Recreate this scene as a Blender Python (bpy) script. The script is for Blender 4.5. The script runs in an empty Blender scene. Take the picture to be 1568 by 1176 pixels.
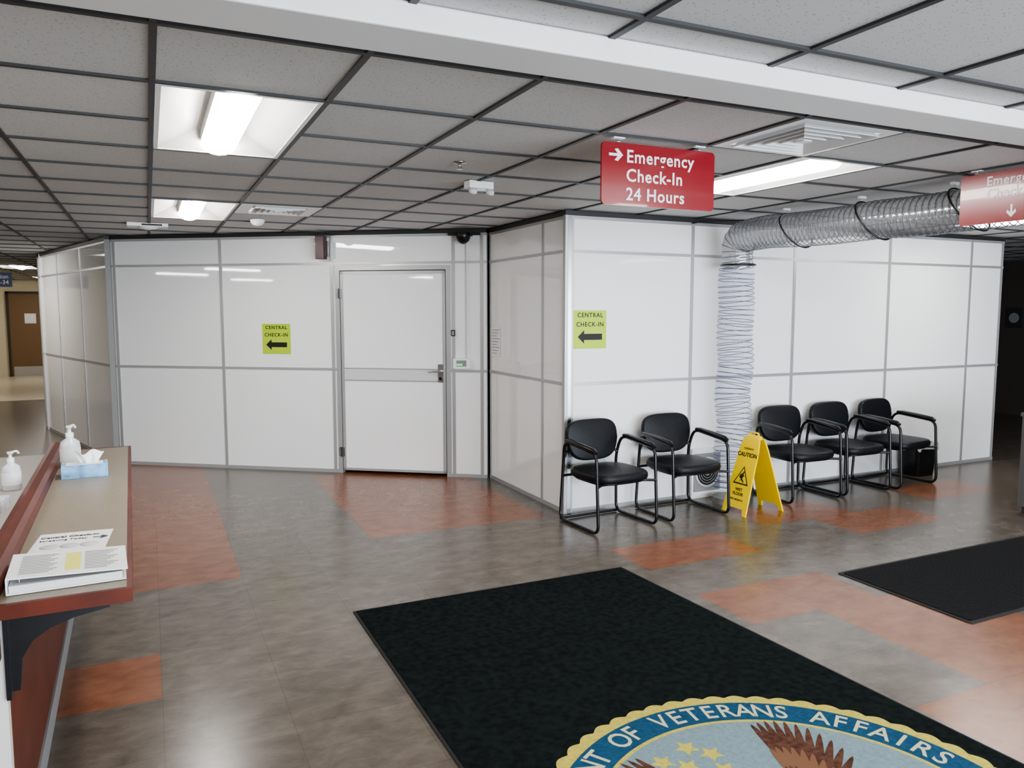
import bpy, math, random
from mathutils import Matrix, Vector
random.seed(3)
PI=math.pi
S=bpy.context.scene
COL=S.collection
H=1.65; CZ=2.45
try: S.view_settings.look='AgX - Medium High Contrast'
except Exception as e: print(e)
# ------------------------------------------------------------ materials
def mat(name,col,rough=0.5,metal=0.0,emit=None,es=0,spec=0.5,coat=0.0,alpha=None,var=0.0,vscale=8,bump=0.0,bscale=40,sheen=0):
    m=bpy.data.materials.new(name); m.use_nodes=True
    nt=m.node_tree; b=nt.nodes['Principled BSDF']
    b.inputs['Base Color'].default_value=(*col,1)
    b.inputs['Roughness'].default_value=rough
    b.inputs['Metallic'].default_value=metal
    b.inputs['Specular IOR Level'].default_value=spec
    b.inputs['Coat Weight'].default_value=coat
    if emit: 
        b.inputs['Emission Color'].default_value=(*emit,1); b.inputs['Emission Strength'].default_value=es
    if alpha is not None: b.inputs['Alpha'].default_value=alpha
    tc=nt.nodes.new('ShaderNodeTexCoord')
    if var>0:
        n=nt.nodes.new('ShaderNodeTexNoise'); n.inputs['Scale'].default_value=vscale; n.inputs['Detail'].default_value=4
        r=nt.nodes.new('ShaderNodeValToRGB')
        r.color_ramp.elements[0].position=.3; r.color_ramp.elements[1].position=.7
        r.color_ramp.elements[0].color=(*[max(0,c*(1-var)) for c in col],1)
        r.color_ramp.elements[1].color=(*[min(1,c*(1+var)) for c in col],1)
        nt.links.new(tc.outputs['Object'],n.inputs['Vector']); nt.links.new(n.outputs['Fac'],r.inputs[0]); nt.links.new(r.outputs[0],b.inputs['Base Color'])
    if bump>0:
        n=nt.nodes.new('ShaderNodeTexNoise'); n.inputs['Scale'].default_value=bscale; n.inputs['Detail'].default_value=3
        bp=nt.nodes.new('ShaderNodeBump'); bp.inputs['Strength'].default_value=bump; bp.inputs['Distance'].default_value=.01
        nt.links.new(tc.outputs['Object'],n.inputs['Vector']); nt.links.new(n.outputs['Fac'],bp.inputs['Height']); nt.links.new(bp.outputs[0],b.inputs['Normal'])
    return m

def floor_mat(name,c0,c1,c2):
    m=bpy.data.materials.new(name); m.use_nodes=True
    nt=m.node_tree; N=nt.nodes; L=nt.links; b=N['Principled BSDF']
    tc=N.new('ShaderNodeTexCoord')
    mp=N.new('ShaderNodeMapping'); mp.inputs['Scale'].default_value=(1.0,1.6,1)
    L.new(tc.outputs['Object'],mp.inputs['Vector'])
    n=N.new('ShaderNodeTexNoise'); n.inputs['Scale'].default_value=5.5; n.inputs['Detail'].default_value=9; n.inputs['Roughness'].default_value=.66; n.inputs['Distortion'].default_value=.3
    L.new(mp.outputs[0],n.inputs['Vector'])
    sx=N.new('ShaderNodeSeparateXYZ'); L.new(tc.outputs['Object'],sx.inputs[0])
    def M(op,a,bv=None):
        k=N.new('ShaderNodeMath'); k.operation=op
        for i,v in enumerate((a,bv)):
            if v is None: continue
            if isinstance(v,(int,float)): k.inputs[i].default_value=v
            else: L.new(v,k.inputs[i])
        return k.outputs[0]
    ux=M('DIVIDE',M('ADD',sx.outputs['X'],0.01),.475); uy=M('DIVIDE',M('ADD',sx.outputs['Y'],-3.5),.475)
    cb=N.new('ShaderNodeCombineXYZ'); L.new(M('FLOOR',ux),cb.inputs[0]); L.new(M('FLOOR',uy),cb.inputs[1])
    wn=N.new('ShaderNodeTexWhiteNoise'); L.new(cb.outputs[0],wn.inputs['Vector'])
    f=M('ADD',n.outputs['Fac'],M('MULTIPLY',M('SUBTRACT',wn.outputs['Value'],.5),.08))
    r=N.new('ShaderNodeValToRGB'); e=r.color_ramp.elements
    e[0].position=.26; e[0].color=(*c0,1); e[1].position=.76; e[1].color=(*c2,1)
    k=e.new(.5); k.color=(*c1,1)
    L.new(f,r.inputs[0])
    fx=M('FRACT',ux); fy=M('FRACT',uy)
    seam=M('MAXIMUM',M('LESS_THAN',fx,.008),M('LESS_THAN',fy,.008))
    mx=N.new('ShaderNodeMix'); mx.data_type='RGBA'
    L.new(M('MULTIPLY',seam,.30),mx.inputs['Factor']); L.new(r.outputs[0],mx.inputs['A']); mx.inputs['B'].default_value=(c0[0]*.4,c0[1]*.4,c0[2]*.4,1)
    L.new(mx.outputs['Result'],b.inputs['Base Color'])
    b.inputs['Roughness'].default_value=.25
    b.inputs['Specular IOR Level'].default_value=.46
    return m
M_floor=floor_mat('vinyl_taupe',(.072,.058,.046),(.116,.096,.077),(.165,.142,.117))
M_orange=floor_mat('vinyl_terracotta',(.145,.054,.026),(.205,.080,.040),(.250,.113,.062))

def ceil_mat():
    m=mat('ceiling_tile',(.50,.50,.49),.9)
    nt=m.node_tree;N=nt.nodes;L=nt.links;b=N['Principled BSDF']
    tc=N.new('ShaderNodeTexCoord')
    v=N.new('ShaderNodeTexVoronoi'); v.inputs['Scale'].default_value=70
    L.new(tc.outputs['Object'],v.inputs['Vector'])
    r=N.new('ShaderNodeValToRGB'); r.color_ramp.elements[0].position=.12; r.color_ramp.elements[1].position=.24
    r.color_ramp.elements[0].color=(.32,.32,.31,1); r.color_ramp.elements[1].color=(.61,.605,.59,1)
    L.new(v.outputs['Distance'],r.inputs[0]); L.new(r.outputs[0],b.inputs['Base Color'])
    return m
M_tile=ceil_mat()
M_grid=mat('ceiling_tbar',(.04,.04,.042),.5)
M_white=mat('panel_white_frp',(.88,.875,.86),.03,spec=.65)
M_alu=mat('aluminium_trim',(.46,.46,.46),.35,metal=.45)
M_dark=mat('dark_trim',(.03,.03,.03),.5)
M_beam=mat('beam_paint',(.75,.74,.73),.45)
M_fixw=mat('fixture_white',(.85,.85,.84),.35)
M_pan=mat('fixture_reflector',(.66,.65,.63),.4)
M_emit=mat('tube_lens',(1,1,1),.4,emit=(1.0,.97,.925),es=52)
M_black=mat('black_vinyl',(.006,.007,.009),.45,bump=.15,bscale=120,spec=.3)
M_blackm=mat('black_tube',(.007,.007,.009),.3)
M_mat=mat('carpet_mat_black',(.010,.014,.014),.95,spec=.08,var=.5,vscale=30,bump=.9,bscale=300)
M_rub=mat('mat_rubber_edge',(.008,.008,.008),.7)
M_yel=mat('safety_yellow',(.90,.64,.0),.35)
M_blk=mat('print_black',(.01,.01,.01),.6)
M_wht=mat('print_white',(.85,.85,.85),.5)
M_red=mat('sign_red',(.25,.010,.016),.25,coat=.3)
M_green=mat('sign_lime',(.44,.60,.04),.55)
M_cherry=mat('cherry_wood',(.10,.020,.010),.42,spec=.3,var=.25,vscale=6)
M_lam=mat('counter_laminate',(.25,.21,.155),.4,var=.06,vscale=60)
M_cream=mat('hall_cream',(.74,.66,.49),.7)
M_wallw=mat('wall_paint',(.60,.58,.54),.7)
M_brown=mat('brown_door',(.20,.12,.06),.5)
M_darkw=mat('dark_brown_wall',(.055,.045,.039),.6)
M_blue=mat('sign_navy',(.02,.035,.12),.4)
M_steel=mat('steel',(.55,.55,.55),.25,metal=1)
M_gray=mat('gray_plastic',(.25,.25,.25),.5)
M_lgray=mat('light_gray',(.6,.6,.6),.5)
M_desk=mat('desk_laminate',(.40,.38,.34),.5,var=.05,vscale=60)
M_maroon=mat('sensor_maroon',(.05,.013,.013),.35)
M_ind=mat('reader_green',(.05,.6,.1),.4,emit=(.1,.9,.2),es=.8)

# ------------------------------------------------------------ mesh builder
class MB:
    def __init__(s): s.v=[];s.f=[];s.m=[];s.fm=[];s.sm=[]
    def mi(s,m):
        if m not in s.m: s.m.append(m)
        return s.m.index(m)
    def add(s,vs,fs,m,M=None,smooth=False):
        o=len(s.v)
        for v in vs:
            v=Vector(v)
            if M is not None: v=M@v
            s.v.append(v)
        k=s.mi(m)
        for f in fs: s.f.append([i+o for i in f]); s.fm.append(k); s.sm.append(smooth)
    def box(s,x0,x1,y0,y1,z0,z1,m,M=None):
        vs=[(x,y,z) for z in (z0,z1) for y in (y0,y1) for x in (x0,x1)]
        s.add(vs,[(0,2,3,1),(4,5,7,6),(0,1,5,4),(2,6,7,3),(0,4,6,2),(1,3,7,5)],m,M)
    def prism(s,poly,z0,z1,m,M=None,smooth=False):
        n=len(poly)
        vs=[(p[0],p[1],z0) for p in poly]+[(p[0],p[1],z1) for p in poly]
        s.add(vs,[tuple(range(n))[::-1],tuple(range(n,2*n))],m,M)
        s.add(vs,[(i,(i+1)%n,n+(i+1)%n,n+i) for i in range(n)],m,M,smooth)
    def tube(s,path,r,m,n=10,closed=False,M=None,caps=True):
        P=[Vector(p) for p in path]; N=len(P)
        rr=r if isinstance(r,(list,tuple)) else [r]*N
        T=[]
        for i in range(N):
            if closed: t=P[(i+1)%N]-P[i-1]
            else: t=P[min(i+1,N-1)]-P[max(i-1,0)]
            T.append(t.normalized())
        a=Vector((0,0,1)) if abs(T[0].z)<.9 else Vector((1,0,0))
        u=(a-T[0]*a.dot(T[0])).normalized()
        vs=[]
        for i in range(N):
            u=(u-T[i]*u.dot(T[i])).normalized(); w=T[i].cross(u)
            for k in range(n):
                an=2*PI*k/n; vs.append(P[i]+(u*math.cos(an)+w*math.sin(an))*rr[i])
        fs=[]
        for i in range(N if closed else N-1):
            j=(i+1)%N
            for k in range(n):
                k2=(k+1)%n; fs.append((i*n+k,i*n+k2,j*n+k2,j*n+k))
        s.add(vs,fs,m,M,True)
        if caps and not closed:
            s.add([vs[k] for k in range(n)],[tuple(range(n))[::-1]],m,M)
            s.add([vs[(N-1)*n+k] for k in range(n)],[tuple(range(n))],m,M)
    def lathe(s,prof,m,M=None,n=24,cap=True):
        vs=[];fs=[]
        for r,z in prof:
            for k in range(n): vs.append((r*math.cos(2*PI*k/n),r*math.sin(2*PI*k/n),z))
        for i in range(len(prof)-1):
            for k in range(n):
                k2=(k+1)%n; fs.append((i*n+k,i*n+k2,(i+1)*n+k2,(i+1)*n+k))
        s.add(vs,fs,m,M,True)
        if cap:
            s.add(vs[:n],[tuple(range(n))[::-1]],m,M); s.add(vs[-n:],[tuple(range(n))],m,M)
    def pillow(s,outline,t,r,m,M=None,bulge=.0,steps=5):
        n=len(outline); cx=sum(p[0] for p in outline)/n; cy=sum(p[1] for p in outline)/n
        R=max(math.hypot(p[0]-cx,p[1]-cy) for p in outline)
        lay=[]
        for i in range(steps+1):
            a=-PI/2+PI/2*i/steps; lay.append((r*(1-math.cos(a)),-t/2+r+r*math.sin(a)))
        for i in range(steps+1):
            a=PI/2*i/steps; lay.append((r*(1-math.cos(a)),t/2-r+r*math.sin(a)))
        extra=[(r+(R-r)*.25,t/2+bulge*.5),(r+(R-r)*.55,t/2+bulge*.85),(r+(R-r)*.85,t/2+bulge)]
        lay+=extra
        vs=[]
        for ins,z in lay:
            k=max(0,1-ins/R)
            for p in outline: vs.append((cx+(p[0]-cx)*k,cy+(p[1]-cy)*k,z))
        fs=[]
        for i in range(len(lay)-1):
            for k in range(n):
                k2=(k+1)%n; fs.append((i*n+k,i*n+k2,(i+1)*n+k2,(i+1)*n+k))
        fs.append(tuple(range((len(lay)-1)*n,len(lay)*n))); fs.append(tuple(range(n))[::-1])
        s.add(vs,fs,m,M,True)
    def obj(s,name,loc=(0,0,0),rz=0,parent=None,bevel=0,rot=None):
        me=bpy.data.meshes.new(name); me.from_pydata([tuple(v) for v in s.v],[],s.f); 
        for m in s.m: me.materials.append(m)
        for i,p in enumerate(me.polygons): p.material_index=s.fm[i]; p.use_smooth=s.sm[i]
        me.update()
        o=bpy.data.objects.new(name,me); COL.objects.link(o); o.location=loc
        o.rotation_euler=rot if rot else (0,0,rz)
        if parent: o.parent=parent
        if bevel:
            b=o.modifiers.new('bevel','BEVEL'); b.width=bevel; b.segments=2; b.limit_method='ANGLE'; b.angle_limit=.7
        return o
def fillet(pts,r,st=5,closed=False):
    P=[Vector(p) for p in pts]; out=[]; N=len(P)
    for i in range(N):
        if not closed and i in (0,N-1): out.append(P[i]); continue
        a=(P[i-1]-P[i]); b=(P[(i+1)%N]-P[i]); rr=min(r,a.length*.49,b.length*.49)
        A=P[i]+a.normalized()*rr; B=P[i]+b.normalized()*rr
        for k in range(st+1):
            t=k/st; out.append(A*(1-t)**2+P[i]*2*t*(1-t)+B*t*t)
    return out
def rrect(x0,x1,y0,y1,r,st=4):
    o=[]
    for cx,cy,a0 in ((x1-r,y0+r,-PI/2),(x1-r,y1-r,0),(x0+r,y1-r,PI/2),(x0+r,y0+r,PI)):
        for k in range(st+1):
            a=a0+PI/2*k/st; o.append((cx+r*math.cos(a),cy+r*math.sin(a)))
    return o
RX90=Matrix.Rotation(PI/2,4,'X')
def T(x,y,z): return Matrix.Translation((x,y,z))
def text(name,body,size,loc,m,parent,rot=(PI/2,0,0),align='CENTER',bold=0.0,ext=.0006,sx=1,sp=1.0,ls=1.0):
    c=bpy.data.curves.new(name,'FONT'); c.body=body; c.size=size; c.align_x=align; c.align_y='CENTER'; c.extrude=ext; c.offset=bold; c.space_character=sp; c.space_line=ls
    c.resolution_u=3
    c.materials.append(m); o=bpy.data.objects.new(name,c); COL.objects.link(o); o.parent=parent; o.location=loc; o.rotation_euler=rot; o.scale=(sx,1,1)
    return o

# ------------------------------------------------------------ floor
X0,X1,Y0,Y1=-12.0,12.5,-3.2,23.2
HX=-3.6; HY=12.6   # hall starts here
orange=set()
for i in (-1,0):
    for j in range(3,12): orange.add((i,j))
orange.add((-1,0))
for i in (3,4,5):
    for j in range(4,9): orange.add((i,j))
for c in [(6,1),(7,1),(6,-1),(7,-1),(7,-2),(8,-2),(7,-3),(8,-3),(6,-4),(7,-4),(6,-5),(10,1),(11,1),(9,2),(10,2),(13,2),(14,2),(12,-3),(-1,-3),(0,-3)]: orange.add(c)
mb=MB()
gx=[-.01+.475*i for i in range(-26,27)]; gx=[X0]+[x for x in gx if X0+.02<x<X1-.02]+[X1]
gy=[3.5+.475*j for j in range(-14,42)]; gy=[Y0]+[y for y in gy if Y0+.02<y<Y1-.02]+[Y1]
for a in range(len(gx)-1):
    for b in range(len(gy)-1):
        i=math.floor(((gx[a]+gx[a+1])/2+.01)/.475); j=math.floor(((gy[b]+gy[b+1])/2-3.5)/.475)
        mb.add([(gx[a],gy[b],0),(gx[a+1],gy[b],0),(gx[a+1],gy[b+1],0),(gx[a],gy[b+1],0)],[(0,1,2,3)],M_orange if (i,j) in orange else M_floor)
mb.obj('floor')

# ------------------------------------------------------------ ceiling
GX=.045
fixt=[(0,1),(0,6),(5,1),(0,-4),(5,-4),(11,2),(11,-4),(-5,1),(-5,-4),(-4,14),(-4,22),(-4,30),(-10,4),(-14,4),(-10,-3),(-17,0)]
skip=set()
for i,j in fixt: skip|={(i,j),(i,j+1)}
vents=[(4,0),(1,6)]
skip|=set(vents)
mb=MB()
cx=[GX+.61*i for i in range(-21,22)]; cx=[X0]+[x for x in cx if X0+.01<x<X1-.01]+[X1]
cy=[2.44+.61*j for j in range(-12,40)]; cy=[Y0]+[y for y in cy if Y0+.01<y<Y1-.01]+[Y1]
for a in range(len(cx)-1):
    for b in range(len(cy)-1):
        i=math.floor(((cx[a]+cx[a+1])/2-GX)/.61); j=math.floor(((cy[b]+cy[b+1])/2-2.44)/.61)
        if (i,j) in skip: continue
        mb.add([(cx[a],cy[b],CZ+.006),(cx[a+1],cy[b],CZ+.006),(cx[a+1],cy[b+1],CZ+.006),(cx[a],cy[b+1],CZ+.006)],[(3,2,1,0)],M_tile)
mb.obj('ceiling')
mb=MB(); w=.011
for x in cx[1:-1]: mb.box(x-w,x+w,Y0,Y1,CZ-.003,CZ+.012,M_grid)
for y in cy[1:-1]:
    segs=[(X0,X1)]
    for i,j in fixt:
        yy=2.44+.61*(j+1)
        if abs(yy-y)<.02:
            a0=GX+.61*i; ns=[]
            for s0,s1 in segs:
                if s0<a0<s1: ns+=[(s0,a0),(a0+.61,s1)]
                else: ns.append((s0,s1))
            segs=ns
    for s0,s1 in segs: mb.box(s0,s1,y-w,y+w,CZ-.0035,CZ+.012,M_grid)
mb.obj('trim_ceiling_grid')
mb=MB(); mb.box(X0,X1,2.0,2.21,2.382,CZ+.004,M_beam); mb.obj('trim_ceiling_beam',bevel=.006)

def troffer(i,j):
    x=GX+.61*i; y=2.44+.61*j; W=.61;Ln=1.22
    mb=MB()
    for b in ((.012,W-.012,.012,.03),(.012,W-.012,Ln-.03,Ln-.012),(.012,.03,.03,Ln-.03),(W-.03,W-.012,.03,Ln-.03)):
        mb.box(b[0],b[1],b[2],b[3],-.004,.004,M_fixw)
    h=.085; ix0,ix1=.185,.425; iy0,iy1=.13,Ln-.13
    o=[(.03,.03,0),(W-.03,.03,0),(W-.03,Ln-.03,0),(.03,Ln-.03,0)]
    k=[(ix0,iy0,h),(ix1,iy0,h),(ix1,iy1,h),(ix0,iy1,h)]
    mb.add(o+k,[(1,0,4,5),(2,1,5,6),(3,2,6,7),(0,3,7,4),(5,4,7,6)],M_pan)
    pr=[]
    for t in range(9):
        a=PI*t/8; pr.append((W/2-.083*math.cos(a),.030-.055*math.sin(a)))
    n=len(pr); ya,yb=.09,Ln-.09
    vs=[(p[0],ya,p[1]) for p in pr]+[(p[0],yb,p[1]) for p in pr]
    mb.add(vs,[(q,q+1,n+q+1,n+q) for q in range(n-1)]+[tuple(range(n)),tuple(range(n,2*n))[::-1]],M_emit)
    mb.box(W/2-.083,W/2+.083,ya,yb,.030,.084,M_pan)
    return mb.obj('ceiling_light_fixture',(x,y,CZ))
for i,j in fixt: troffer(i,j)

def vent(name,i,j,n,rim):
    x=GX+.61*i; y=2.44+.61*j; mb=MB(); W=.61
    c=W/2
    mb.box(.012,W-.012,.012,W-.012,.045,.05,M_gray)
    def ring(a,b,z0,z1,m=M_fixw):
        p=[(c-a,c-a,z0),(c+a,c-a,z0),(c+a,c+a,z0),(c-a,c+a,z0),(c-b,c-b,z1),(c+b,c-b,z1),(c+b,c+b,z1),(c-b,c+b,z1)]
        q=[(v[0],v[1],v[2]+.004) for v in p]
        fs=[(0,1,5,4),(1,2,6,5),(2,3,7,6),(3,0,4,7)]
        mb.add(p+q,[f[::-1] for f in fs]+[tuple(k+8 for k in f) for f in fs]+[(0,1,9,8),(1,2,10,9),(2,3,11,10),(3,0,8,11),(4,5,13,12),(5,6,14,13),(6,7,15,14),(7,4,12,15)],m)
    ring(.293,.293-rim,-.005,-.005)
    a=.293-rim; st=a/(n+.6)
    for k in range(n):
        ring(a-k*st-st*.25,a-(k+1)*st+st*.05,-.016,.022)
    b=a-n*st-st*.1
    mb.box(c-b,c+b,c-b,c+b,-.016,-.010,M_fixw)
    mb.obj(name,(x,y,CZ))
vent('ceiling_air_diffuser',4,0,4,.055); vent('ceiling_air_diffuser',1,6,4,.09)

# ------------------------------------------------------------ partition walls
HT=2.41
def partition(name,P,Q,seams,top=2.13,mid=1.065,door=None):
    P=Vector(P);Q=Vector(Q);d=Q-P;L=d.length; rz=math.atan2(d.y,d.x); mb=MB()
    if door:
        d0,d1,dz=door
        for a,b,z0,z1 in ((0,d0,0,HT),(d1,L,0,HT),(d0,d1,dz,HT)): mb.box(a,b,0,.05,z0,z1,M_white)
    else: mb.box(0,L,0,.05,0,HT,M_white)
    t=.007
    def rail(a,b,z0,z1): mb.box(a,b,-t,0.0,z0,z1,M_alu)
    segs=[(0,L)] if not door else [(0,door[0]),(door[1],L)]
    rail(0,L,top-.012,top+.012); rail(0,L,HT-.025,HT-.003)
    for a,b in segs: rail(a,b,mid-.013,mid+.013); rail(a,b,0,.035)
    for s in seams:
        if door and door[0]<s<door[1]: rail(s-.014,s+.014,door[2],HT)
        else: mb.box(s-.015,s+.015,-t-.001,0,0,HT,M_alu)
    if door:
        mb.box(d0-.045,d0,-.012,.05,0,dz+.045,M_alu); mb.box(d1,d1+.045,-.012,.05,0,dz+.045,M_alu); mb.box(d0,d1,-.012,.05,dz,dz+.045,M_alu)
    mb.box(0,L,-.012,.05,HT,CZ-.004,M_dark)
    return mb.obj(name,(P.x,P.y,0),rz),rz
partition('wall_partition_right',(3.03,5.42),(8.49,5.42),[1.24,2.42,3.68,4.92,5.43])
partition('wall_partition_side',(3.03,6.95),(3.03,5.42),[.03,1.13])
WL,rzL=partition('wall_partition_left',(-.33,9.3),(2.99,6.935),[.035,1.265,2.485,3.745,4.03],door=(2.565,3.67,2.06))
partition('wall_partition_hall',(-1.37,12.67),(-.35,9.33),[.03,1.15,2.3])
mb=MB(); mb.box(0,.05,0,7.0,0,CZ-.01,M_white); mb.obj('wall_partition_end',(8.44,5.47,0))
mb=MB(); mb.box(0,9.8,0,.05,0,CZ-.01,M_white); mb.obj('wall_partition_rear',(-1.33,12.47,0))
mb=MB()
mb.box(-.03,.012,-.03,.012,0,HT,M_alu); mb.box(-.005,.03,-.034,-.028,0,HT,M_steel); mb.box(.022,.055,-.02,.0,0,HT,M_alu); mb.box(-.034,.06,-.036,.02,HT,CZ-.004,M_dark)
mb.obj('trim_corner_post',(3.03,5.415,0),bevel=.003)
mb=MB(); mb.box(-.03,.02,-.03,.02,0,HT,M_gray); mb.box(-.03,.02,-.03,.02,HT,CZ-.004,M_dark); mb.obj('trim_corner_post_hall',(-.36,9.31,0))

def onwall(s,z,off=0.0,O=(-.33,9.3),rz=None):
    rz=rzL if rz is None else rz
    return (O[0]+s*math.cos(rz)+off*math.sin(rz),O[1]+s*math.sin(rz)-off*math.cos(rz),z)
# ------------------------------------------------------------ door
mb=MB()
a,b=.008,1.097
mb.box(a,b,-.006,.04,.03,2.052,M_white)
for r in ((a,a+.03,.03,2.052),(b-.03,b,.03,2.052)): mb.box(r[0],r[1],-.011,-.005,r[2],r[3],M_alu)
mb.box(a,b,-.011,-.005,2.02,2.052,M_alu); mb.box(a,b,-.011,-.005,.03,.055,M_alu)
mb.box(a+.03,b-.03,-.010,-.005,.955,1.08,M_lgray)
mb.box(a+.03,b-.03,-.012,-.005,1.072,1.084,M_alu); mb.box(a+.03,b-.03,-.012,-.005,.951,.963,M_alu)
for z in (.22,1.83):
    mb.box(-.03,.03,-.022,-.008,z-.045,z+.045,M_steel); mb.tube([(0,-.025,z-.05),(0,-.025,z+.05)],.008,M_blackm)
mb.box(b-.075,b-.02,-.022,-.010,.95,1.13,M_steel)
mb.tube([(b-.047,-.02,1.06),(b-.047,-.06,1.06)],.013,M_steel); mb.tube(fillet([(b-.047,-.055,1.06),(b-.12,-.06,1.06),(b-.165,-.05,1.055)],.02),.010,M_steel)
mb.tube([(b-.047,-.02,.99),(b-.047,-.035,.99)],.016,M_blackm)
mb.obj('door_1',onwall(2.565,0),rzL)

mb=MB(); mb.prism(rrect(-.085,.085,-.05,.05,.012),0,.03,M_fixw,RX90); mb.box(-.05,.05,-.032,-.030,-.028,.032,M_gray); mb.box(-.045,.01,-.034,-.032,-.02,.0,M_ind)
mb.tube([(0.05,-.012,.05),(0.05,-.012,1.18)],.006,M_lgray)
mb.obj('pressure_monitor',onwall(3.83,1.14,.010),rzL)
mb=MB(); mb.box(-.018,.018,-.02,0,-.03,.03,M_blk); mb.box(-.012,.012,-.024,-.02,-.02,.02,M_gray); mb.obj('door_contact_switch',onwall(3.745,1.44,.010),rzL)
mb=MB(); mb.lathe([(.07,.03),(.075,0),(.07,-.02),(.055,-.05),(.03,-.07),(.005,-.078)],M_blackm,n=24); mb.box(-.08,.08,.0,.06,.0,.035,M_dark); mb.tube([(-.16,.04,.02),(.16,.04,.02)],.012,M_dark)
mb.obj('dome_security_camera',onwall(3.87,2.372,.10),rzL)
mb=MB(); mb.box(-.11,-.02,-.10,-.02,-.13,.10,M_maroon); mb.box(-.02,.0,-.03,-.0,-.1,.05,M_steel); mb.box(.03,.05,-.03,0,-.12,.04,M_lgray); mb.tube([(-.06,-.06,.09),(-.06,-.06,.13)],.01,M_blackm);mb.tube([(-.1,-.1,.1),(.06,-.02,.12)],.008,M_blackm)
mb.obj('motion_sensor',onwall(2.47,2.30,.010),rzL,bevel=.004)

# ------------------------------------------------------------ lime signs
def lime(O,rz):
    mb=MB(); mb.box(-.155,.155,-.002,0,-.155,.155,M_green)
    ar=[(-.115,-.06),(-.055,-.005),(-.055,-.035),(.115,-.035),(.115,-.085),(-.055,-.085),(-.055,-.115)]
    mb.prism(ar,.0021,.003,M_blk,RX90)
    o=mb.obj('central_check_in_sign',O,rz)
    text('sign_text_top','CENTRAL',.050,(0,-.003,.115),M_blk,o,bold=.0008,sp=1.15); text('sign_text_low','CHECK-IN',.050,(0,-.003,.04),M_blk,o,bold=.0008,sp=1.15)
lime((3.03+.22,5.418,1.505),0); lime(onwall(1.865,1.37,.002),rzL)
mb=MB(); mb.box(-.11,.11,-.002,0,-.14,.14,M_wht)
for k in range(9): mb.box(-.09,.09-.03*(k%3),-.0028,-.002,.11-.028*k,.116-.028*k,M_gray)
mb.obj('paper_notice',(3.027,6.80,1.36),-PI/2)

# ------------------------------------------------------------ hanging red signs
def arrow_poly(s):
    return [(-.5*s,.08*s),(.12*s,.08*s),(-.1*s,.32*s),(.12*s,.38*s),(.5*s,0),(.12*s,-.38*s),(-.1*s,-.32*s),(.12*s,-.08*s),(-.5*s,-.08*s)]
def redsign(loc,rz,kind):
    mb=MB(); mb.prism(rrect(-.32,.32,-.14,.14,.022),-.006,.006,M_red,RX90)
    for x in (-.23,.23):
        mb.tube([(x,0,.13),(x,0,.165)],.003,M_steel); mb.tube([(x-.01,0,.145),(x+.01,0,.145)],.004,M_steel)
        mb.box(x-.03,x+.03,-.012,.012,.158,.164,M_fixw)
    if kind==0: mb.prism([(x-.245,y+.085) for x,y in arrow_poly(.075)],.0062,.0072,M_wht,RX90)
    else: mb.prism([(-y-.02,-x-.083) for x,y in arrow_poly(.07)][::-1],.0062,.0072,M_wht,RX90)
    o=mb.obj('hanging_wayfinding_sign',loc,rz)
    if kind==0:
        for k,b in enumerate(('Emergency','Check-In','24 Hours')):
            text('sign_text_%d'%k,b,.080,(-.19,-.0075,.080-.085*k),M_wht,o,align='LEFT',bold=.0014,sp=1.09)
    else:
        for k,b in enumerate(('Emergency','Check - In')):
            text('sign_text_%d'%k,b,.072,(0.0,-.0075,.09-.07*k),M_wht,o,bold=.0009,sp=1.06)
redsign((2.20,3.05,2.276),0,0)
redsign((4.31,2.70,2.285),-PI/2,1)

# ------------------------------------------------------------ chairs
def chair(x,y,rz=0):
    mb=MB(); r=.0125
    for sx in (-1,1):
        X=.275*sx
        loop=fillet([(X,-.27,.0135),(X,-.235,.605),(X,.19,.645),(X*.93,.235,.49),(X,.25,.0135)],.07,6,closed=True)
        mb.tube(loop,r,M_blackm,10,closed=True)
        mb.tube([(X,-.23,.610),(X,-.20,.623),(X,-.05,.637),(X,.10,.650),(X,.16,.652)],[.014,.022,.024,.022,.014],M_blackm,10)
        mb.tube([(X*.93,.225,.51),(X*.80,.245,.55)],.011,M_blackm,8)
    mb.tube(fillet([(-.275,-.255,.36),(-.2,-.20,.36),(.2,-.20,.36),(.275,-.255,.36)],.03),.011,M_blackm,8)
    mb.tube([(-.27,.236,.36),(.27,.236,.36)],.011,M_blackm,8)
    mb.tube([(-.275,.248,.0135),(.275,.248,.0135)],.011,M_blackm,8)
    o=[]
    for k in range(40):
        a=2*PI*k/40; c,s=math.cos(a),math.sin(a)
        o.append((.255*math.copysign(abs(c)**.5,c),-.02+.25*math.copysign(abs(s)**.5,s)))
    mb.pillow(o,.07,.03,M_black,T(0,0,.402),bulge=.012)
    mb.pillow([(p[0]*.9,-.02+(p[1]+.02)*.9) for p in o],.02,.008,M_blackm,T(0,0,.365))
    o=[]
    for k in range(44):
        a=2*PI*k/44; c,s=math.cos(a),math.sin(a)
        e=.55 if s>0 else .6
        px=math.copysign(abs(c)**e,c); py=math.copysign(abs(s)**e,s)
        wd=.245 if py>0 else .245-.035*(-py)
        o.append((wd*px,.165*py))
    Mx=T(0,.215,.632)@Matrix.Rotation(-math.radians(9),4,'X')@RX90
    mb.pillow(o,.05,.022,M_black,Mx,bulge=.012)
    return mb.obj('waiting_room_chair',(x,y,0),rz)
for x,y,r in ((3.195,5.04,.07),(3.93,5.07,.01),(5.20,5.08,-.03),(5.85,5.10,.0),(6.49,5.10,.09)): chair(x,y,r)

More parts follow.
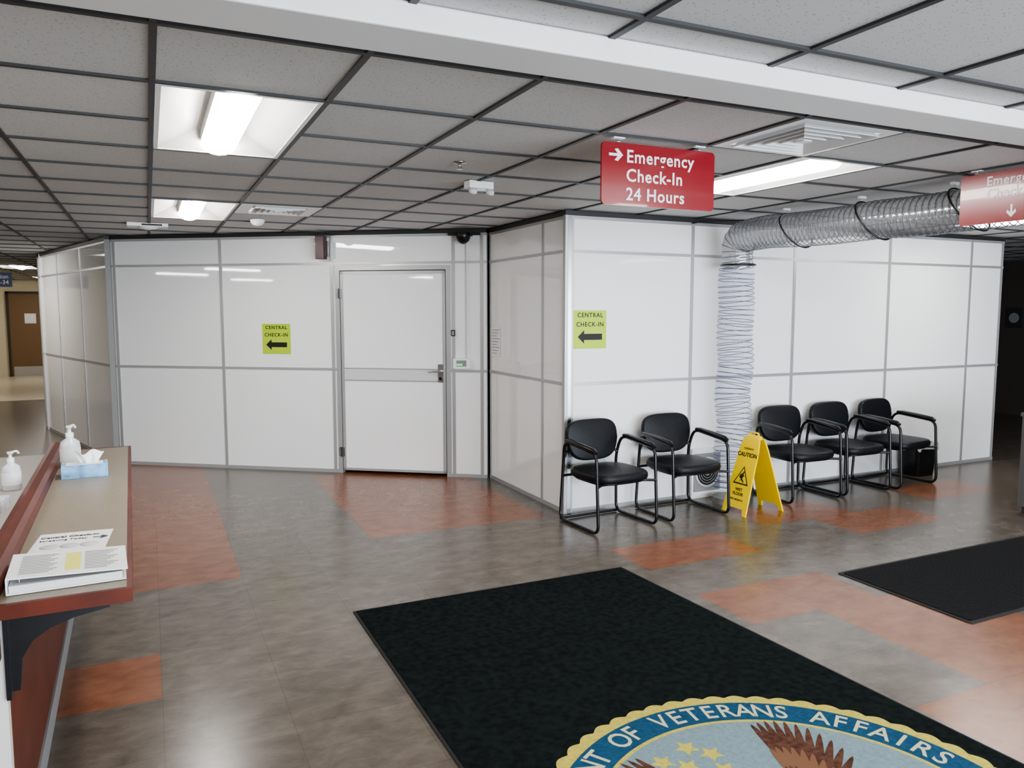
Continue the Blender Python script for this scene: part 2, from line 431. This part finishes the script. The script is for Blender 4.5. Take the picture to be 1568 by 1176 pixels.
# ------------------------------------------------------------ wet floor sign
def wet():
    mb=MB(); top=.62; W=.135
    for sx in (-1,1):
        def P(p,off):
            h=p[1]; return (sx*(.20-.185*h/top)+sx*off,p[0],h)
        out=[(-W,0),(-W+.035,0),(-W+.05,.05),(W-.05,.05),(W-.035,0),(W,0),(W-.03,.50),(W-.045,.60),(.05,.62),(-.05,.62),(-W+.045,.60),(-W+.03,.50)]
        n=len(out)
        vs=[P(p,0) for p in out]+[P(p,.014) for p in out]
        mb.add(vs,[tuple(range(n)),tuple(range(n,2*n))[::-1]]+[(i,(i+1)%n,n+(i+1)%n,n+i) for i in range(n)],M_yel)
    mb.tube([(0,-.07,.618),(0,.07,.618)],.018,M_yel,10)
    mb.tube(fillet([(0,-.045,.62),(0,-.045,.655),(0,.045,.655),(0,.045,.62)],.015),.008,M_yel,8)
    mb.tube([(-.09,.10,.28),(.09,.10,.28)],.005,M_yel,6)
    lean=math.atan2(.185,.62)
    def tri(s,h,m,off):
        pts=[(-s,h-s*.8),(s,h-s*.8),(0,h+s*.95)]
        vs=[(-(.20-.185*p[1]/top)-.0145-off,-p[0],p[1]) for p in pts]
        mb.add(vs,[(0,1,2)],m)
    tri(.085,.305,M_blk,.0005); tri(.068,.303,M_yel,.001)
    fig=[(-.02,.255),(-.005,.28),(-.03,.295),(-.02,.32),(.0,.325),(.005,.345),(.018,.34),(.012,.315),(.03,.31),(.012,.30),(.01,.28),(.035,.26),(.02,.255),(.0,.272)]
    mb.add([(-(.20-.185*h/top)-.0160,-u,h) for u,h in fig],[tuple(range(len(fig)))],M_blk)
    o=mb.obj('wet_floor_sign',(4.49,4.84,0),math.radians(2))
    R=Matrix.Rotation(-PI/2,4,'Z')@Matrix.Rotation(PI/2-lean,4,'X')
    eu=R.to_euler()
    def tx(b,s,h,bd=.001):
        text('label',b,s,(-(.20-.185*h/top)-.0155,0,h),M_blk,o,rot=eu,bold=bd)
    tx('CAUTION',.048,.475,.0012); tx('CUIDADO',.024,.525,.0003); tx('WET',.036,.195,.0008); tx('FLOOR',.036,.16,.0008); tx('PISO MOJADO',.022,.115,.0002)
wet()

# ------------------------------------------------------------ ducts
M_duct=bpy.data.materials.new('duct_plastic'); M_duct.use_nodes=True
nt=M_duct.node_tree; b=nt.nodes['Principled BSDF']; b.inputs['Base Color'].default_value=(.40,.41,.43,1); b.inputs['Roughness'].default_value=.14; b.inputs['Metallic'].default_value=.5; b.inputs['Alpha'].default_value=.58
M_clear=mat('clear_duct_plastic',(.22,.26,.42),.10,alpha=.15)
M_wire=mat('duct_wire',(.20,.21,.23),.3,metal=.6)
M_wirel=mat('duct_wire_light',(.10,.12,.19),.3,metal=.2)
def duct(path,r,mt,wire,pitch,wr,amp=.006):
    P=[Vector(p) for p in path]
    out=[P[0]]; step=pitch/4; cur=P[0]
    for q in P[1:]:
        while (q-cur).length>step:
            cur=cur+(q-cur).normalized()*step; out.append(cur.copy())
    rr=[r-amp*(.5-.5*math.cos(2*PI*k/4)) for k in range(len(out))]
    mb=MB(); mb.tube(out,rr,mt,32,caps=False)
    hel=[];N=len(out); a=Vector((1,0,0))
    for k in range(N):
        t=(out[min(k+1,N-1)]-out[max(k-1,0)]).normalized()
        u=(a-t*a.dot(t)).normalized(); w=t.cross(u)
        for q in range(5):
            an=2*PI*(k/4+q/20)
            pos=out[k].lerp(out[min(k+1,N-1)],q/5)
            hel.append(pos+(u*math.cos(an)+w*math.sin(an))*(r+.001))
    mb.tube(hel,wr,wire,5)
    return mb
XD=4.50
jig=[(4.53+.014*math.sin(k*1.3),5.15+.008*math.sin(k*.9),.10+.1*k) for k in range(20)]
mb=duct(jig,.150,M_clear,M_wirel,.044,.0028,.006)
mb.tube([(4.53,5.15,.0),(4.53,5.15,.05)],.155,M_gray,28)
mb.obj('clear_exhaust_duct')
path=fillet([(4.53,5.14,2.005),(4.50,5.13,2.27),(XD,4.75,2.285)],.17,8)
path=path+[(XD+.01,4.4,2.27),(XD+.01,4.1,2.265),(XD+.02,3.75,2.272),(XD+.03,3.4,2.262),(XD+.04,3.1,2.268),(XD+.06,2.6,2.275),(XD+.05,2.3,2.235),(XD+.05,1.9,2.22),(XD+.05,1.0,2.24),(XD+.05,-1.0,2.24),(XD+.05,-3.1,2.24)]
mb=duct(path,.130,M_duct,M_wire,.045,.0026,.005)
for yy in (4.49,3.79,3.13,2.5,1.4,.2,-1.0):
    xx=XD+.015 if yy>3.3 else XD+.045
    zz=2.27 if yy>3 else 2.25
    ring=[(xx+.138*math.cos(2*PI*k/28),yy+.10*math.sin(2*PI*k/28)*1.0,zz+.138*math.sin(2*PI*k/28)) for k in range(28)]
    mb.tube(ring,.006,M_blackm,6,closed=True)
    mb.tube([(xx,yy+.1,2.40),(xx,yy+.1,CZ-.005)],.004,M_steel,6); mb.box(xx-.03,xx+.03,yy+.09,yy+.11,CZ-.02,CZ-.004,M_fixw)
mb.tube([(4.53+.142*math.cos(2*PI*k/28),5.14+.142*math.sin(2*PI*k/28),2.04) for k in range(28)],.008,M_blackm,6,closed=True)
mb.tube([(XD-.02,5.02,2.40),(XD-.22,5.30,2.41),(XD-.26,5.39,2.40)],.005,M_blackm,6)
mb.obj('flexible_exhaust_duct')
mb=MB(); mb.box(0,.84,0,.035,.0,.44,M_fixw); mb.box(.02,.31,-.008,0,.06,.40,M_gray)
Mf=T(.165,-.008,.23)@RX90
mb.lathe([(.135,0),(.135,.008),(.12,.008),(.12,.002)],M_lgray,Mf,n=28,cap=False); mb.lathe([(.12,.002),(.001,.002)],M_blk,Mf,n=28,cap=False)
for k in range(5): mb.tube([(.165+(.03+.022*k)*math.cos(2*PI*q/24),-.014,.23+(.03+.022*k)*math.sin(2*PI*q/24)) for q in range(24)],.0025,M_lgray,5,closed=True)
mb.lathe([(.035,.004),(.03,.010),(.005,.011)],M_gray,Mf,n=16)
mb.box(.73,.81,-.004,0,.2,.3,M_gray); mb.box(.40,.68,-.006,0,.05,.12,M_lgray)
mb.obj('air_scrubber_fan',(4.28,5.375,0),bevel=.003)

# ------------------------------------------------------------ bin
mb=MB()
o=rrect(-.15,.15,-.12,.12,.04)
def sc(o,k): return [(p[0]*k,p[1]*k) for p in o]
n=len(o)
vs=[(p[0],p[1],0) for p in sc(o,.82)]+[(p[0],p[1],.33) for p in o]+[(p[0],p[1],.33) for p in sc(o,.93)]+[(p[0],p[1],.03) for p in sc(o,.76)]
mb.add(vs,[tuple(range(n))[::-1],tuple(range(3*n,4*n))]+[(l*n+i,l*n+(i+1)%n,(l+1)*n+(i+1)%n,(l+1)*n+i) for l in range(3) for i in range(n)],M_blackm)
M_bag=mat('bin_liner',(.75,.76,.78),.3,alpha=.6)
vs=[]
for l,(k,z) in enumerate(((.90,.30),(1.0,.345),(1.03,.335),(1.05,.27))):
    for i,p in enumerate(o):
        q=1+.02*math.sin(i*2.3+l); vs.append((p[0]*k*q,p[1]*k*q,z+(.02*math.sin(i*1.7) if l==3 else 0)))
mb.add(vs,[(l*n+i,l*n+(i+1)%n,(l+1)*n+(i+1)%n,(l+1)*n+i) for l in range(3) for i in range(n)],M_bag,smooth=True)
mb.obj('waste_bin',(7.03,5.24,0))

# ------------------------------------------------------------ mats
mb=MB()
mb.prism([(-.905,-2.45),(1.09,-2.45),(.842,2.44),(-.905,2.44)],.0005,.006,M_rub)
mb.prism([(-.890,-2.435),(1.075,-2.435),(.828,2.425),(-.890,2.425)],.006,.010,M_mat)
MATO=mb.obj('logo_floor_mat',(1.862,1.65,0),0)
def seal():
    M_sy=mat('seal_yellow',(.52,.44,.10),.95,spec=.1,bump=.6,bscale=250,var=.15,vscale=60)
    M_sb=mat('seal_blue',(.022,.075,.14),.95,spec=.1,bump=.6,bscale=250,var=.2,vscale=60)
    M_sf=mat('seal_field',(.20,.28,.31),.95,spec=.1,bump=.6,bscale=250,var=.12,vscale=60)
    M_st=mat('seal_cream',(.50,.48,.33),.95,spec=.1)
    M_br=mat('seal_brown',(.09,.042,.028),.95,spec=.1,var=.4,vscale=40)
    M_br2=mat('seal_brown_light',(.18,.095,.055),.95,spec=.1)
    mb=MB()
    def disc(r,m,z,n=120,sca=0,cnt=0):
        p=[]
        for k in range(n):
            a=2*PI*k/n; rr=r+sca*abs(math.sin(cnt*a/2)); p.append((rr*math.cos(a),rr*math.sin(a)))
        mb.prism(p,.010,z,m)
    disc(.870,M_sy,.0108,720,.020,58); disc(.830,M_sb,.0114,180); disc(.695,M_sy,.0119,180); disc(.678,M_sf,.0124,180)
    def star(x,y,r,a0=0):
        p=[]
        for k in range(10):
            a=a0+PI/2+PI*k/5; q=r if k%2==0 else r*.45; p.append((x+q*math.cos(a),y+q*math.sin(a)))
        mb.prism(p,.0124,.0130,M_sy)
    for x,y in ((-.20,.53),(-.06,.57),(-.13,.47),(.0,.50),(-.27,.43),(-.02,.40),(-.17,.36)): star(x,y,.05,.2)
    def feather(x,y,a,L,w,m,z):
        p=[]
        for k in range(16):
            t=2*PI*k/16; u=.5*L*math.cos(t)+.5*L; v=w*math.sin(t)*(1-.25*math.cos(t))
            p.append((x+u*math.cos(a)-v*math.sin(a),y+u*math.sin(a)+v*math.cos(a)))
        mb.prism(p,.0124,z,m)
    for sx in (-1,1):
        for row,(L,w,c,m) in enumerate(((.53,.022,11,M_br),(.36,.022,9,M_br2),(.24,.02,8,M_br))):
            for k in range(c):
                a=math.radians(38+ (78-38)*k/(c-1)*1.25-10)
                if sx<0: a=PI-a
                feather(sx*(.06+.012*k),.05+.01*k,a,L*(.86+.14*math.sin(PI*k/(c-1))),w,m,.0130+.0003*row+.00004*k)
    feather(0,-.30,PI/2,.5,.09,M_br2,.0142); feather(0,.14,PI/2,.13,.05,M_st,.0146)
    for k in range(7): feather(0,-.2,-PI/2+math.radians((k-3)*12),.28,.025,M_br,.0138)
    for k in range(-3,4): mb.box(-.11+.03*(k+3),-.095+.03*(k+3),-.12,.06,.0142,.0150,M_sy if k%2 else M_sb)
    E=mb.obj('seal_emblem',(-.03,0,0),0,MATO)
    for s,a00,flip in (('DEPARTMENT OF VETERANS AFFAIRS',0,0),('UNITED STATES OF AMERICA',180,PI)):
        for i,ch in enumerate(s):
            if ch==' ': continue
            a=math.radians(a00+5.6*((len(s)-1)/2-i)*(1 if not flip else -1))
            text('letter',ch,.135,(-.762*math.sin(a),.762*math.cos(a),.0118),M_st,E,rot=(0,0,a+flip),bold=.0012,ext=.0004,sx=.85)
seal()
M_mat2=mat('ribbed_mat',(.014,.014,.015),.85,spec=.12)
nt=M_mat2.node_tree; wv=nt.nodes.new('ShaderNodeTexWave'); wv.inputs['Scale'].default_value=22; wv.bands_direction='DIAGONAL'
bp=nt.nodes.new('ShaderNodeBump'); bp.inputs['Strength'].default_value=.8; bp.inputs['Distance'].default_value=.01
tc=nt.nodes.new('ShaderNodeTexCoord'); nt.links.new(tc.outputs['Object'],wv.inputs['Vector']); nt.links.new(wv.outputs['Fac'],bp.inputs['Height']); nt.links.new(bp.outputs[0],nt.nodes['Principled BSDF'].inputs['Normal'])
mb=MB(); mb.prism(rrect(-1.22,1.22,-.44,.44,.015,2),.0005,.005,M_rub); mb.prism(rrect(-1.195,1.195,-.415,.415,.01,2),.005,.009,M_mat2)
mb.obj('entrance_floor_mat',(5.10,2.98,0),math.radians(.3))

# ------------------------------------------------------------ reception counter
mb=MB()
mb.box(-.42,-.105,2.43,5.02,.822,.860,M_lam)
mb.box(-.105,-.090,2.415,5.035,.820,.861,M_cherry); mb.box(-.42,-.105,2.415,2.43,.820,.861,M_cherry); mb.box(-.42,-.105,5.02,5.035,.820,.861,M_cherry)
prof=[(-.505,.70),(-.505,.885),(-.495,.902),(-.475,.908),(-.445,.906),(-.428,.892),(-.42,.870),(-.42,.70)]
Mr=Matrix(((1,0,0,0),(0,0,1,0),(0,1,0,0),(0,0,0,1)))
mb.prism(prof,2.415,5.06,M_cherry,Mr,smooth=False)
mb.box(-.50,-.41,2.50,4.90,.10,.82,M_cherry); mb.box(-.50,-.402,2.50,4.90,.0,.10,M_gray); mb.box(-.52,-.398,4.87,4.905,0,.82,M_alu)
mb.box(-.62,-.412,2.46,2.50,0,.82,M_wallw)
mb.box(-1.35,-.505,2.0,5.0,.82,.85,M_desk); mb.box(-1.33,-.6,2.05,4.95,0.0,.82,M_cherry)
for yy in (2.475,3.75,4.7):
    br=[(-.41,.82),(-.15,.82),(-.15,.80),(-.24,.785),(-.30,.765),(-.345,.735),(-.372,.69),(-.38,.60),(-.41,.60)]
    mb.prism(br,yy-.02,yy+.02,M_blackm,Mr)
    mb.box(-.412,-.40,yy-.03,yy+.03,.58,.82,M_blackm)
ca=.019
Rc=Matrix.Rotation(ca,4,'Z'); piv=Vector((-.09,2.43,0)); off=Vector((-.072,2.425,0))-Rc@piv
mb.obj('reception_counter',(off.x,off.y,0),ca)

M_bottle=mat('bottle_clear',(.85,.86,.88),.12,alpha=.75); M_pump=mat('pump_white',(.85,.85,.85),.3)
def bottle(x,y,z,k=1.0,rz=0):
    mb=MB(); mb.lathe([(.040*k,0),(.045*k,.006*k),(.045*k,.10*k),(.040*k,.125*k),(.018*k,.142*k),(.015*k,.15*k)],M_bottle)
    mb.lathe([(.0455*k,.03*k),(.0455*k,.095*k)],M_wht,cap=False)
    mb.lathe([(.018*k,.148*k),(.018*k,.168*k),(.008*k,.17*k),(.008*k,.19*k),(.015*k,.192*k),(.015*k,.203*k)],M_pump,n=16)
    mb.tube(fillet([(0,0,.198*k),(.045*k,0,.200*k),(.058*k,0,.185*k)],.01),.006*k,M_pump,8)
    mb.obj('hand_sanitizer_bottle',(x,y,z),rz)
bottle(-.385,4.46,.861,1.05,1.2); bottle(-.585,4.05,.851,.85,1.0)
def tissue(x,y,z,rz,c,h=.06,W=.098):
    M_tb=mat('tissue_box_print',c,.6,var=.5,vscale=18); M_ti=mat('tissue_paper',(.9,.9,.9),.9)
    mb=MB(); mb.box(-W,W,-.062,.062,0,h,M_tb); mb.box(-W*.8,W*.8,-.04,.04,h,h+.001,M_wht)
    vs=[];fs=[]; nx=14
    for i in range(nx):
        for j in range(5):
            u=i/(nx-1)-.5; v=j/4
            vs.append((.02+u*.12*(.6+.5*v),.018*math.sin(u*14+v*2)*(1-.3*v)+.03*v*math.sin(u*5),h+v*.055+.010*math.sin(u*11)*v))
    for i in range(nx-1):
        for j in range(4): fs.append((i*5+j,(i+1)*5+j,(i+1)*5+j+1,i*5+j+1))
    mb.add(vs,fs,M_ti,None,True)
    mb.obj('tissue_box',(x,y,z),rz)
tissue(-.305,4.20,.861,.06,(.22,.42,.68)); tissue(-.62,3.60,.851,1.4,(.6,.62,.65),.05)
mb=MB(); mb.box(-.115,.115,-.125,.125,0,.0012,M_wht)
for k in range(3): mb.lathe([(.001,.0013),(.03,.0013),(.03,.0016),(.001,.0016)],M_lgray,T(-.06+.06*k,-.05,0),n=20)
o=mb.obj('desk_flyer',(-.268,2.99,.861),math.radians(-4))
text('flyer_title','Central Check-in',.026,(-.015,.07,.0016),M_blk,o,rot=(0,0,0),bold=.0006); text('flyer_line','Screening Today',.022,(-.03,.03,.0016),M_blk,o,rot=(0,0,0)); 
mb=MB(); mb.prism([(x,y) for x,y in arrow_poly(.05)],0,.0006,M_blk,T(.085,.03,.0012)); mb.obj('flyer_arrow',(0,0,0),0,o)
mb=MB()
mb.box(-.15,.15,-.125,.125,0,.004,M_wht); mb.box(-.15,-.146,-.125,.125,0,.045,M_wht)
vs=[(-.15,-.125,.045),(.155,-.125,.030),(.155,.125,.030),(-.15,.125,.045)]; mb.add(vs+[(v[0],v[1],v[2]+.003) for v in vs],[(3,2,1,0),(4,5,6,7),(0,1,5,4),(1,2,6,5),(2,3,7,6),(3,0,4,7)],M_wht)
mb.box(-.144,.14,-.118,.118,.004,.024,M_lgray)
for k in range(3): mb.tube([(-.12,-.09+.09*k,.004),(-.12,-.09+.09*k,.036)],.004,M_steel,6)
My=Matrix.Rotation(math.radians(2.8),4,'Y')
M_stick=mat('sticky_note',(.75,.72,.15),.6)
mb.box(-.01,.03,-.09,.09,.0410,.0418,M_stick,My)
for k in range(12): mb.box(-.125,-.03-.01*(k%3),.085-.016*k,.089-.016*k,.0412,.0418,M_gray,My); mb.box(.04,.13-.01*(k%4),.085-.016*k,.089-.016*k,.0412,.0418,M_gray,My)
mb.obj('ring_binder',(-.245,2.61,.862),math.radians(3))
# ------------------------------------------------------------ ceiling small items
mb=MB(); mb.lathe([(.035,0),(.035,-.004),(.012,-.008),(.010,-.03),(.018,-.034),(.018,-.037)],M_steel,n=16); mb.obj('fire_sprinkler',(1.56,3.98,CZ+.004))
mb=MB(); mb.box(-.085,.085,-.04,.04,-.045,0,M_fixw); mb.box(-.05,.05,-.03,.03,-.06,-.045,M_lgray)
for sx in(-1,1):
    mb.lathe([(.02,0),(.028,-.02),(.025,-.028)],M_lgray,T(sx*.06,-.045,-.05)@Matrix.Rotation(.6,4,'X'),n=16)
mb.obj('emergency_light',(1.89,4.50,CZ+.002),.1,bevel=.004)
for p in ((.03,7.92),(.90,7.15)):
    mb=MB(); k=1 if p[1]>7.5 else .6
    mb.lathe([(.10*k,0),(.10*k,-.02),(.07*k,-.045),(.02*k,-.055)],M_fixw,n=24); 
    if p[1]>7.5: mb.box(-.17,.17,-.10,.10,-.03,0,M_fixw); mb.box(-.05,.12,-.105,-.10,-.024,-.010,M_blk)
    mb.obj('smoke_detector',(p[0],p[1],CZ+.002))

# ------------------------------------------------------------ hall & outer walls
mb=MB(); mb.box(X0-.1,X0,Y0,HY,0,CZ+.2,M_wallw); mb.obj('wall_left')
mb=MB(); mb.box(X0,HX,HY,HY+.1,0,CZ+.2,M_wallw); mb.box(HX-.1,HX,HY+.1,Y1,0,CZ+.2,M_cream); mb.obj('wall_hall')
mb=MB(); mb.box(X1,X1+.1,Y0,Y1,0,CZ+.2,M_darkw); mb.obj('wall_right')
mb=MB(); mb.box(HX,X1,Y1,Y1+.1,0,CZ+.2,M_cream); mb.obj('wall_far')
mb=MB(); mb.box(8.6,12.5,9.2,9.3,0,CZ,M_darkw); mb.obj('wall_alcove')
mb=MB(); mb.box(-3.18,-2.26,-.05,0,0,2.1,M_brown)
for a,b2 in ((-3.24,-3.18),(-2.26,-2.20)): mb.box(a,b2,-.07,0,0,2.16,M_darkw)
mb.box(-3.24,-2.20,-.07,0,2.1,2.16,M_darkw); mb.box(-3.14,-2.30,-.055,-.05,.0,.25,M_steel); mb.box(-2.85,-2.6,-.055,-.05,1.35,1.6,M_wht)
mb.tube([(-2.34,-.09,1.0),(-2.46,-.09,1.0)],.012,M_steel)
mb.obj('door_2',(0,Y1-.002,0))
mb=MB(); mb.prism(rrect(-.5,.5,-.11,.11,.01),-.01,.01,M_blue,RX90); mb.tube([(-.3,0,.1),(-.3,0,.31)],.004,M_steel); mb.tube([(.3,0,.1),(.3,0,.31)],.004,M_steel)
o=mb.obj('hanging_hall_sign',(-2.36,14.0,2.135)); text('hall_text','Nurse Station\nRooms 2-34',.085,(.46,-.012,0),M_wht,o,align='RIGHT',bold=.001)
mb=MB(); mb.box(HX,-1.0,16.8,Y1,0.0005,.003,mat('hall_pale_vinyl',(.64,.56,.43),.25)); mb.obj('floor_hall')
mb=MB(); mb.box(0,.004,-.13,.13,-.16,.16,M_dark); mb.lathe([(.08,0),(.08,.005)],M_gray,T(-.002,0,0)@Matrix.Rotation(-PI/2,4,'Y'),n=24); mb.obj('wall_poster',(X1-.006,7.75,1.55))
M_cab=mat('cabinet_gray',(.09,.085,.08),.6)
mb=MB(); mb.box(0,.9,0,.40,.06,.80,M_cab); mb.box(-.01,.91,-.01,.41,.80,.83,M_cab); mb.box(.03,.87,.03,.38,0,.06,M_dark); mb.box(.02,.44,-.015,0,.1,.76,M_cab); mb.box(.46,.88,-.015,0,.1,.76,M_cab)
for x in (.40,.50): mb.tube([(x,-.035,.50),(x,-.035,.62)],.005,M_steel,6); mb.tube([(x,-.035,.51),(x,-.012,.51)],.004,M_steel,6); mb.tube([(x,-.035,.61),(x,-.012,.61)],.004,M_steel,6)
mb.obj('storage_cabinet',(6.41,3.46,0),bevel=.004)
mb=MB()
for a,b2,z0,z1 in ((X0,.0,0,CZ+.2),(8.0,X1,0,CZ+.2),(0,8.0,2.3,CZ+.2)): mb.box(a,b2,Y0-.1,Y0,z0,z1,M_wallw)
mb.obj('wall_back')
mb=MB()
for k in range(7): mb.box(8/6*k-.03,8/6*k+.03,-.08,0,0,2.3,M_alu)
mb.box(0,8,-.08,0,0,.08,M_alu); mb.box(0,8,-.08,0,2.24,2.3,M_alu); mb.box(0,8,-.07,-.01,1.0,1.05,M_alu)
mb.obj('window_1',(0,Y0-.01,0))
# daylight
w=bpy.data.worlds.new('sky'); S.world=w; w.use_nodes=True
bg=w.node_tree.nodes['Background']; bg.inputs[0].default_value=(.75,.86,1,1); bg.inputs[1].default_value=1.6
ld=bpy.data.lights.new('daylight','AREA'); ld.shape='RECTANGLE'; ld.size=8; ld.size_y=2.2; ld.energy=880; ld.color=(.82,.90,1)
lo=bpy.data.objects.new('daylight',ld); COL.objects.link(lo); lo.location=(4,Y0-.25,1.2); lo.rotation_euler=(PI/2,0,0)

# ------------------------------------------------------------ camera
cd=bpy.data.cameras.new('camera'); cd.sensor_width=36; cd.lens=1180/1568*36; cd.clip_start=.05
cam=bpy.data.objects.new('camera',cd); COL.objects.link(cam); cam.location=(0,0,H)
cam.rotation_euler=(math.radians(90-5.37),0,-math.radians(25.2))
S.camera=cam
